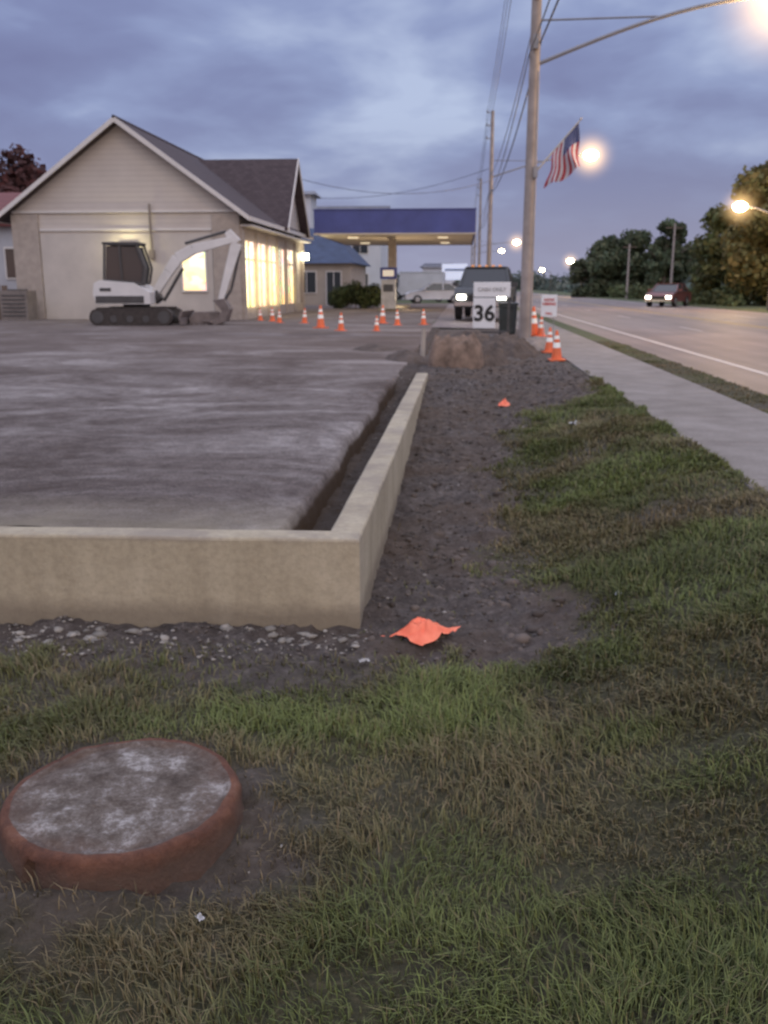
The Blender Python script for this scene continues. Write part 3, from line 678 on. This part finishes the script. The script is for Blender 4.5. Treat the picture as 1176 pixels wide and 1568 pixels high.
# ---------------------------------------------------------------- foliage
leaf=NT('leaves'); at=leaf.N('ShaderNodeAttribute',attribute_name='tint'); leaf.col(at.outputs['Color']); leaf.rough(.8)
tr=leaf.N('ShaderNodeBsdfTranslucent'); leaf.l.new(at.outputs['Color'],tr.inputs[0]); ms=leaf.N('ShaderNodeMixShader'); ms.inputs[0].default_value=.35
leaf.l.new(leaf.b.outputs[0],ms.inputs[1]); leaf.l.new(tr.outputs[0],ms.inputs[2]); leaf.l.new(ms.outputs[0],leaf.out.inputs[0]); leaf=leaf.m
bark=simple('bark',(.11,.085,.065),.9,.3,6,.5)
def leaves(name,lobes,n,size,base,parent,seed,flat=.0):
    r=np.random.default_rng(seed); lobes=np.array(lobes); wts=(lobes[:,3]*lobes[:,4]*lobes[:,5])**.7; k=r.choice(len(lobes),n,p=wts/wts.sum())
    d=r.normal(size=(n,3)); d/=np.linalg.norm(d,axis=1)[:,None]; rad=r.uniform(.35,1.08,n)**.6
    rad*=.85+.3*r.random(n)
    P=lobes[k,:3]+d*rad[:,None]*lobes[k,3:6]
    nrm=d+r.normal(size=(n,3))*.55; nrm/=np.linalg.norm(nrm,axis=1)[:,None]
    a=np.cross(nrm,r.normal(size=(n,3))); a/=np.linalg.norm(a,axis=1)[:,None]; b=np.cross(nrm,a)
    s=size*r.uniform(.5,1.3,n)[:,None]
    V=np.stack([P-a*s,P-b*s*.6,P+a*s,P+b*s*.6],1).reshape(-1,3); i=np.arange(n)*4
    lt=r.uniform(.65,1.4,len(lobes))[k]*(.6+.8*r.random(n))
    hue=r.random(n)[:,None]; C=np.array(base)*lt[:,None]*(1+np.array([.35,.0,-.1])*(hue-.5))
    return npmesh(name,V,np.stack([i,i+1,i+2,i+3],1),leaf,cols=np.repeat(C,4,0),parent=parent)
def tree(name,x,y,h,rad,n,base,seed,size=.3,shape='round',z=.37,low=.12):
    r=random.Random(seed); e=empty(name,(x,y,z)); m=MB()
    m.cyl((0,0,-.2),(.1,0,h*.35),h*.03,h*.02,bark,10,False); m.cyl((.1,0,h*.35),(0,.1,h*.85),h*.02,h*.004,bark,8,False)
    for i in range(8):
        a=r.uniform(0,6.28); zz=h*r.uniform(.22,.6); l=rad*r.uniform(.5,.85)
        m.cyl((.08,0,zz),(math.cos(a)*l,math.sin(a)*l,zz+h*.16),h*.011,h*.003,bark,6,False)
    m.build('trunk_and_limbs',e)
    lob=[]
    for i in range(34):
        f=r.uniform(low,.90)
        env=math.sin(min(1,max(.12,(f-low+.12)/(1.0-low+.12)))*math.pi)**.6 if shape=='round' else (1.08-f)*1.0
        a=r.uniform(0,6.28); q=rad*env*r.uniform(.25,.85); s=rad*r.uniform(.22,.42)*(1 if shape=='round' else .75)
        s=min(s,h*.20)
        lob.append((math.cos(a)*q,math.sin(a)*q,f*h,s,s,s*.8))
    leaves('crown',lob,n,size,base,e,seed)
g1=(.14,.155,.06); g2=(.10,.12,.065)
warm=(.20,.175,.062)
tree('maple_tree',22.2,66,10.4,5.4,15000,warm,1,.26,low=.08); tree('maple_tree',26.5,64,12.0,6,12000,warm,2,.3,low=.08); tree('maple_tree',19.4,71,7.0,3.4,7000,g1,3,.24,low=.05)
tree('maple_tree',31,72,13,6,8000,g1,4,.35,low=.05)
tree('oak_tree',15.9,120,5.2,3.4,5500,g2,9,.28,low=.05); tree('oak_tree',18.6,122,7.2,4.0,8000,g2,6,.3,low=.05)
tree('oak_tree',21.4,121,8.0,3.8,7500,g2,8,.3,low=.05)
tree('spruce_tree',23.9,116,10.2,3.0,6000,g2,7,.26,'cone',low=.03); tree('spruce_tree',25.3,117,9.0,3.0,5500,g2,17,.26,'cone',low=.03)
tree('oak_tree',27.2,121,6.2,3.6,6000,g2,5,.3,low=.05); tree('oak_tree',31,125,5.4,3.8,5000,g2,15,.3,low=.05)
tree('red_maple_tree',-28.4,58,9.9,4.2,8000,(.10,.04,.035),10,.3); tree('red_maple_tree',-35,60,10.0,5,6000,(.10,.04,.035),11,.3)
lob=[]; r=random.Random(5)
for i in range(150):
    x=r.uniform(-120,200); s=r.uniform(3,6); lob.append((x,400+r.uniform(-10,10)+abs(x)*.1,r.uniform(.5,4),s*1.6,s,s*.8))
for i in range(90):
    yy=r.uniform(90,380); s=r.uniform(1.2,2.4); lob.append((18+yy*.03+r.uniform(0,10),yy,r.uniform(.5,1.8),s,s*1.5,s*.9))
leaves('distant_trees',lob,30000,.8,(.13,.15,.12),None,77)
e=empty('hedge',(0,0,.4)); lob=[(-6.9+i*.5,52.5+.2*(i%2),.6+.15*(i%3),.55,.6,.6) for i in range(5)]
leaves('foliage',lob,4000,.1,(.07,.09,.035),e,3); m=MB()
for i in range(5): m.cyl((-6.9+i*.5,52.5,-.1),(-6.9+i*.5,52.6,.8),.03,.015,bark,6)
m.build('stems',e)
e=empty('shrub_row',(0,0,.35)); lob=[(17.0+r.uniform(0,9),60+i*1.1,r.uniform(.2,1.0),r.uniform(.6,1.4),1.2,r.uniform(.5,1.1)) for i in range(50)]
leaves('foliage',lob,9000,.2,(.12,.14,.06),e,6)

# ---------------------------------------------------------------- utility poles, wires, lamps
pw_=simple('pole_wood',(.34,.29,.26),.85,.2,3,.3); wirem=simple('wire_black',(.06,.06,.07),.5)
galv=simple('galvanised_steel',(.25,.25,.27),.45,.1,2,0,.4)
px_=1.55; pys=[-11,23.1,57,91,127,165]
for i,yy in enumerate(pys):
    m=MB(); m.cyl((0,0,-.3),(0,0,11),.155,.095,pw_,16)
    for zz in (10.9,10.2,9.5): m.cyl((-.30,-.12,zz),(-.08,-.06,zz),.025,.03,galv,6); m.cyl((-.30,-.12,zz-.05),(-.30,-.12,zz+.12),.05,.04,galv,8)
    m.box((0,-.14,6.6),(.12,.1,.3),galv); m.box((0,-.15,7.6),(.12,.1,.2),galv)
    m.cyl((.10,-.10,0),(.085,-.085,6),.02,.02,galv,6)
    m.build('utility_pole',loc=(px_,yy,.38))
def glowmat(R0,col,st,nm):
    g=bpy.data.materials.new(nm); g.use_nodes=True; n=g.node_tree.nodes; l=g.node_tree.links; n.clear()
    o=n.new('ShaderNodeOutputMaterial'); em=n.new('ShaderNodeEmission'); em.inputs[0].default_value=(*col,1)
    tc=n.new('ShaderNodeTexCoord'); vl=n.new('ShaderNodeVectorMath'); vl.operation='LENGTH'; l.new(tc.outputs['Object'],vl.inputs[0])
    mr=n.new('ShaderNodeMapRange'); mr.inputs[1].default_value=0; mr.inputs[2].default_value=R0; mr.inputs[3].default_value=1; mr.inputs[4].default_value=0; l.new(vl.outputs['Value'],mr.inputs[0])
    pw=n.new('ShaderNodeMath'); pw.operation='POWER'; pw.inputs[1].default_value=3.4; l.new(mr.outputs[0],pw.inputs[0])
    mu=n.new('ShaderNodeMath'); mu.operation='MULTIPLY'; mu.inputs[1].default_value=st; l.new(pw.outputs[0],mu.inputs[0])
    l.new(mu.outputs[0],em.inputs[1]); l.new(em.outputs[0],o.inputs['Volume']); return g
lensm=emis('sodium_lens',(1,.80,.45),25)
sod=(1,.62,.27)
def sphere_mesh(name,r,mat,parent,loc,sc=(1,1,1)):
    import bmesh
    me=bpy.data.meshes.new(name); bm=bmesh.new(); bmesh.ops.create_uvsphere(bm,u_segments=24,v_segments=14,radius=r); bm.to_mesh(me); bm.free()
    me.materials.append(mat); o=bpy.data.objects.new(name,me); S.collection.objects.link(o); o.parent=parent; o.location=loc; o.scale=sc; return o
darkpole=simple('dark_pole',(.10,.09,.08),.7)
def lamp(base,head,power,R0=1.0,st=2.5,pole=False,ls=1.0):
    e=empty('street_lamp'); m=MB(); bx,by,bz=base; hx,hy,hz=head; pts=[]
    for i in range(13):
        t=i/12; pts.append((bx+(hx-bx)*t,by+(hy-by)*t,bz+(hz-bz)*(math.sin(t*math.pi/2))))
    m.tube(pts,.045,galv,8)
    if not pole: m.tube([(bx,by,bz+.9),(bx+(hx-bx)*.5,by+(hy-by)*.5,bz+(hz-bz)*.72+.02)],.022,galv,6)
    if pole: m.cyl((bx,by,.2),(bx,by,bz+.05),.08,.05,darkpole,12)
    m.build('arm',e)
    m=MB(); m.prism([(-.35,0),(.35,.02),(.40,.10),(.15,.2),(-.3,.16)],-.15,.15,galv); m.build('luminaire_head',e,loc=(hx,hy,hz),bevel=.03)
    sphere_mesh('lens',.2*ls,lensm,e,(hx,hy,hz-.02),(1.2,1,.8))  # lens oversized by ls so distant lamps keep a bloom-sized glow
    if R0: sphere_mesh('bloom_halo',R0,glowmat(R0,sod,st,'lamp_bloom'),e,(hx,hy,hz-.05))  # emissive sphere imitates lens bloom around the lamp, not haze in the air
    if power: point('lamp_light',(hx,hy,hz-.35),power,sod,.2,e)
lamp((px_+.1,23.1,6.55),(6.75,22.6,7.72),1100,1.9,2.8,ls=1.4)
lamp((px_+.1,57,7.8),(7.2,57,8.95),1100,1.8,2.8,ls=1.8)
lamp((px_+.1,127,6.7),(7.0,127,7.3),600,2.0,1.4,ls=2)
lamp((px_+.1,165,7.0),(6.6,165,7.6),0,0,1.0,ls=2)
lamp((px_+.1,-11,6.6),(6.0,-11,7.6),1900,0,0)
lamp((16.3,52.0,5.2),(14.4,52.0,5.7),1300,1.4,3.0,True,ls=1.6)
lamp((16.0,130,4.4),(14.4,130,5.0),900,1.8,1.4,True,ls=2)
lamp((-1.5,150,4.5),(-.2,150,4.8),0,0,1.2,True,ls=2)
lamp((16.0,175,4.2),(14.4,175,4.6),0,0,1.2,True,ls=2)
# wires
m=MB()
def cat(p,q,sag,r=.012,n=18):
    pts=[]
    for i in range(n+1):
        t=i/n; pts.append((p[0]+(q[0]-p[0])*t,p[1]+(q[1]-p[1])*t,p[2]+(q[2]-p[2])*t-sag*4*t*(1-t)))
    m.tube(pts,r,wirem,5)
for a,b in zip(pys[:-1],pys[1:]):
    for zz in (11.4,10.7,10.0): cat((px_-.30,a-.12,zz),(px_-.30,b-.12,zz),.5,.011)
    cat((px_+.1,a-.1,8.1),(px_+.1,b-.1,8.1),.5,.014); cat((px_+.12,a-.15,7.0),(px_+.12,b-.15,7.0),.6,.02); cat((px_-.14,a-.15,6.7),(px_-.14,b-.15,6.7),.55,.014)
cat((px_,57,7.6),(-7.8,46,6.6),.7,.014); cat((px_,57,8.3),(-12,62,7.4),.8,.014)
m.build('power_lines')
m=MB(); m.cyl((0,0,-.3),(0,0,7.0),.13,.09,pw_,12); m.box((0,0,6.6),(1.6,.1,.1),wood); m.build('utility_pole',loc=(19.7,92,.37))
m=MB(); m.cyl((0,0,-.3),(0,0,5.5),.13,.09,pw_,12); m.box((0,0,5.2),(1.4,.1,.1),wood); m.build('utility_pole',loc=(17.0,100,.37))

# ---------------------------------------------------------------- flag
fl=empty('american_flag'); m=MB(); s0=Vector((px_+.12,22.98,4.22)); s1=Vector((2.60,22.7,5.28)); m.cyl(s0,s1,.022,.016,simple('flag_staff',(.6,.55,.45),.5),8)
m.cyl(s1,s1+Vector((.02,0,.05)),.035,.01,galv,8); m.box((px_+.1,22.96,4.2),(.1,.1,.25),galv); m.build('staff',fl)
red=simple('flag_red',(.40,.06,.07),.8,.1,3); whi=simple('flag_white',(.58,.56,.58),.8,.08,3); nav=simple('flag_blue',(.06,.075,.18),.8,.1,3)
m=MB(); A=s1-(s1-s0)*.04; Bp=s0+(s1-s0)*.38; nu=24; rows=26
def fp(i,j):
    v=j/rows; u=i/nu; p=A.lerp(Bp,v); ln=.98-.16*v
    x=p.x+(.0+.06*(1-v)-.14*v)*u+ .045*math.sin(u*7+v*5)*u+.03*math.sin(v*12+u*4)*u; y=p.y+.16*math.sin(v*11+u*3)*u-.10*u; z=p.z-ln*u*(1-.06*math.sin(v*9))
    return (x,y,z)
for j in range(rows):
    for i in range(nu):
        st_=j//2; mat=red if st_%2==0 else whi
        if st_<7 and i<nu*.40:
            mat=nav
        m.add([fp(i,j),fp(i+1,j),fp(i+1,j+1),fp(i,j+1)],[(0,1,2,3)],mat)
for a in range(5):
    for b in range(6):
        i=1+b*1.5; j=1+a*2.7; c0=Vector(fp(i,j))+Vector((0,-.012,0)); rr_=.016
        m.add([(c0.x+rr_*(1 if k%2==0 else .45)*math.sin(k*math.pi/5),c0.y,c0.z+rr_*(1 if k%2==0 else .45)*math.cos(k*math.pi/5)) for k in range(10)],[tuple(range(10))],whi)
o=m.build('cloth',fl)

# ---------------------------------------------------------------- signs
def text(s,size,loc,mat,parent,rz=0):
    c=bpy.data.curves.new('lettering','FONT'); c.body=s; c.size=size; c.align_x='CENTER'; c.align_y='CENTER'; c.extrude=.004; c.offset=size*.03
    o=bpy.data.objects.new('lettering',c); S.collection.objects.link(o); o.data.materials.append(mat); o.location=loc; o.rotation_euler=(R(90),0,rz); o.parent=parent
sw=simple('sign_white',(.78,.78,.78),.5,.05,2); blackp=simple('sign_black',(.02,.02,.02),.6); redp=simple('sign_red',(.5,.04,.04),.5)
e=empty('price_sign',(.70,22.4,.44)); m=MB()
m.box((0,0,1.10),(.86,.05,.34),sw); m.box((-.17,0,.56),(.52,.05,.70),sw)
m.box((-.40,.04,.45),(.05,.04,1.4),dgrey); m.box((.40,.04,.50),(.05,.04,1.3),dgrey); m.box((0,.04,.12),(.9,.04,.05),dgrey); m.box((0,.0,.0),(.9,.4,.06),dgrey)
m.build('panels',e,bevel=.006); text('36',.50,(-.17,-.032,.54),blackp,e); text('CASH ONLY',.12,(0,-.032,1.10),simple('sign_grey',(.40,.40,.40),.6),e)
e=empty('yard_sign',(2.02,22.2,.4)); m=MB(); m.box((0,0,.78),(.36,.02,.50),sw); m.box((-.12,.02,.3),(.012,.012,.7),galv); m.box((.12,.02,.3),(.012,.012,.7),galv); m.build('board',e)
text('NOW\nHIRING',.09,(0,-.015,.86),redp,e); text('CALL',.07,(0,-.015,.60),redp,e)
e=empty('pylon_sign',(-.8,98,.4)); m=MB(); m.box((0,0,2.7),(2.6,.3,1.6),emis('sign_face_lit',(.75,.8,.95),.35)); m.box((-1,0,.9),(.15,.2,2.0),dgrey); m.box((1,0,.9),(.15,.2,2.0),dgrey); m.box((0,-.17,2.9),(2.0,.03,.2),simple('sign_bluegrey',(.2,.25,.4),.6)); m.build('cabinet',e)
m=MB(); binm=simple('bin_plastic',(.035,.045,.045),.5)
m.box((0,0,.42),(.40,.42,.70),binm,top=1.15); m.box((0,0,.80),(.50,.52,.07),binm); m.cyl((-.2,.24,.1),(.2,.24,.1),.09,.09,blk,12); m.box((0,-.25,.74),(.3,.05,.04),binm); m.build('wheelie_bin',loc=(1.17,24.2,.38),bevel=.02)

# ---------------------------------------------------------------- vehicles
hl=emis('headlight',(1,.95,.8),14); tl=emis('taillight',(1,.06,.03),1.2); chrome=simple('chrome',(.5,.5,.5),.25,.1,2,0,.8); gl=glass
def vehicle(name,loc,rz,paint,kind='car',lights=True):
    e=empty(name,loc,rz); m=MB(); W=.9
    if kind=='car':
        body=[(-2.2,.32),(-2.28,.62),(-2.2,.92),(-1.4,.98),(1.0,.96),(1.9,.84),(2.22,.66),(2.24,.34)]
        cab=[(-1.65,.97),(-1.05,1.42),(.30,1.44),(1.15,.95)]; wh=[-1.35,1.38]; wr=.32
    elif kind=='pickup':
        body=[(-2.7,.5),(-2.75,1.15),(-.7,1.17),(1.1,1.17),(2.35,1.12),(2.55,.95),(2.58,.45)]
        cab=[(-.75,1.16),(-.65,1.82),(.75,1.84),(1.4,1.16)]; wh=[-1.75,1.7]; wr=.40; W=.98
    else:
        body=[(-2.9,.45),(-2.9,2.6),(1.3,2.6),(1.35,1.15),(2.4,1.0),(2.5,.45)]
        cab=[(1.3,1.14),(1.32,2.0),(1.75,2.0),(2.2,1.1)]; wh=[-1.9,1.6]; wr=.38; W=1.0
    nb=len(body)
    sec=[(-W*.93,.97),(-W,1),(W,1),(W*.93,.97)]
    vs=[]
    zc_=.7
    for y,k in sec:
        for (x,z) in body: vs.append((x*k,y,zc_+(z-zc_)*(.92 if k<1 else 1)))
    fs=[tuple(range(nb)),tuple(range(4*nb-1,3*nb-1,-1))]
    for q in range(3): fs+=[(q*nb+i,(q+1)*nb+i,(q+1)*nb+(i+1)%nb,q*nb+(i+1)%nb) for i in range(nb)]
    m.add(vs,fs,paint); m.build('body',e,bevel=.03)
    m=MB(); nc=len(cab); vs=[]; zt=max(c[1] for c in cab); zb_=min(c[1] for c in cab)
    for sg in (-1,1):
        for (x,z) in cab: vs.append((x,sg*(W*.92-.16*(z-zb_)/(zt-zb_)),z))
    m.add(vs,[tuple(range(nc)),tuple(range(2*nc-1,nc-1,-1))]+[(i,nc+i,nc+(i+1)%nc,(i+1)%nc) for i in range(nc)],gl)
    m.build('glazing',e)
    m=MB(); xa=cab[1][0]; xb=cab[2][0]; m.box(((xa+xb)/2,0,zt+.02),(xb-xa+.1,2*(W*.92-.15),.05),paint)
    for sg in (-1,1):
        for a,b in ((0,1),(2,3)): 
            p=cab[a];q=cab[b]
            m.beam((p[0],sg*(W*.92-.16*(p[1]-zb_)/(zt-zb_)),p[1]),(q[0],sg*(W*.92-.16*(q[1]-zb_)/(zt-zb_)),q[1]),.07,.07,paint)
        m.beam(((xa+xb)/2-.1,sg*W*.92,zb_),((xa+xb)/2-.1,sg*(W*.92-.16),zt),.07,.08,paint)
        m.box((cab[-1][0]-.25,sg*(W+.1),zb_+.1),(.12,.2,.15),paint)
    if kind=='pickup':
        for yy in (-.5,-.25,0,.25,.5): m.box((xb-.05,yy,zt+.07),(.1,.1,.05),emis('marker_lamp',(1,.4,.1),.3))
    m.build('pillars_and_roof',e)
    m=MB()
    for x in wh:
        for sg in (-1,1):
            m.cyl((x,sg*(W-.2),wr),(x,sg*(W+.01),wr),wr,wr,blk,20); m.cyl((x,sg*(W+.012),wr),(x,sg*(W+.03),wr),wr*.6,wr*.55,chrome,14)
    m.build('wheels',e)
    m=MB(); xf=body[-1][0]+.01; zf=(body[-1][1]+body[-2][1])/2+.03
    for sg in (-1,1): m.box((xf-.01,sg*W*.72,zf+.08),(.08,.3,.16),hl if lights else chrome); m.box((body[0][0]-.02,sg*W*.75,.8),(.08,.25,.18),tl)
    m.box((xf,0,zf+.05),(.06,W*.95,.2),blackp); m.box((xf+.02,0,body[0][1]+.08),(.12,W*1.9,.14),chrome)
    m.build('lamps_and_grille',e)
    return e
vehicle('pickup_truck',(.95,36,.44),R(-96),simple('dark_green_paint',(.05,.055,.06),.3,.1,1),'pickup')
vehicle('sedan_car',(13.6,64,.35),R(-118),simple('maroon_paint',(.13,.05,.05),.3,.1,1),'car')
vehicle('parked_car',(-2.0,70,.40),R(190),simple('white_paint',(.5,.5,.52),.3,.1,1),'car',False)
vehicle('box_truck',(-4.6,92,.40),R(175),simple('truck_white',(.55,.56,.6),.5,.1,1),'box',False)
vehicle('parked_car',(-.6,80,.40),R(185),simple('silver_paint',(.35,.35,.38),.3,.1,1),'car',False)
vehicle('suv_car',(6.0,150,.35),R(-90),simple('grey_paint',(.2,.2,.2),.3,.1,1),'car',True)
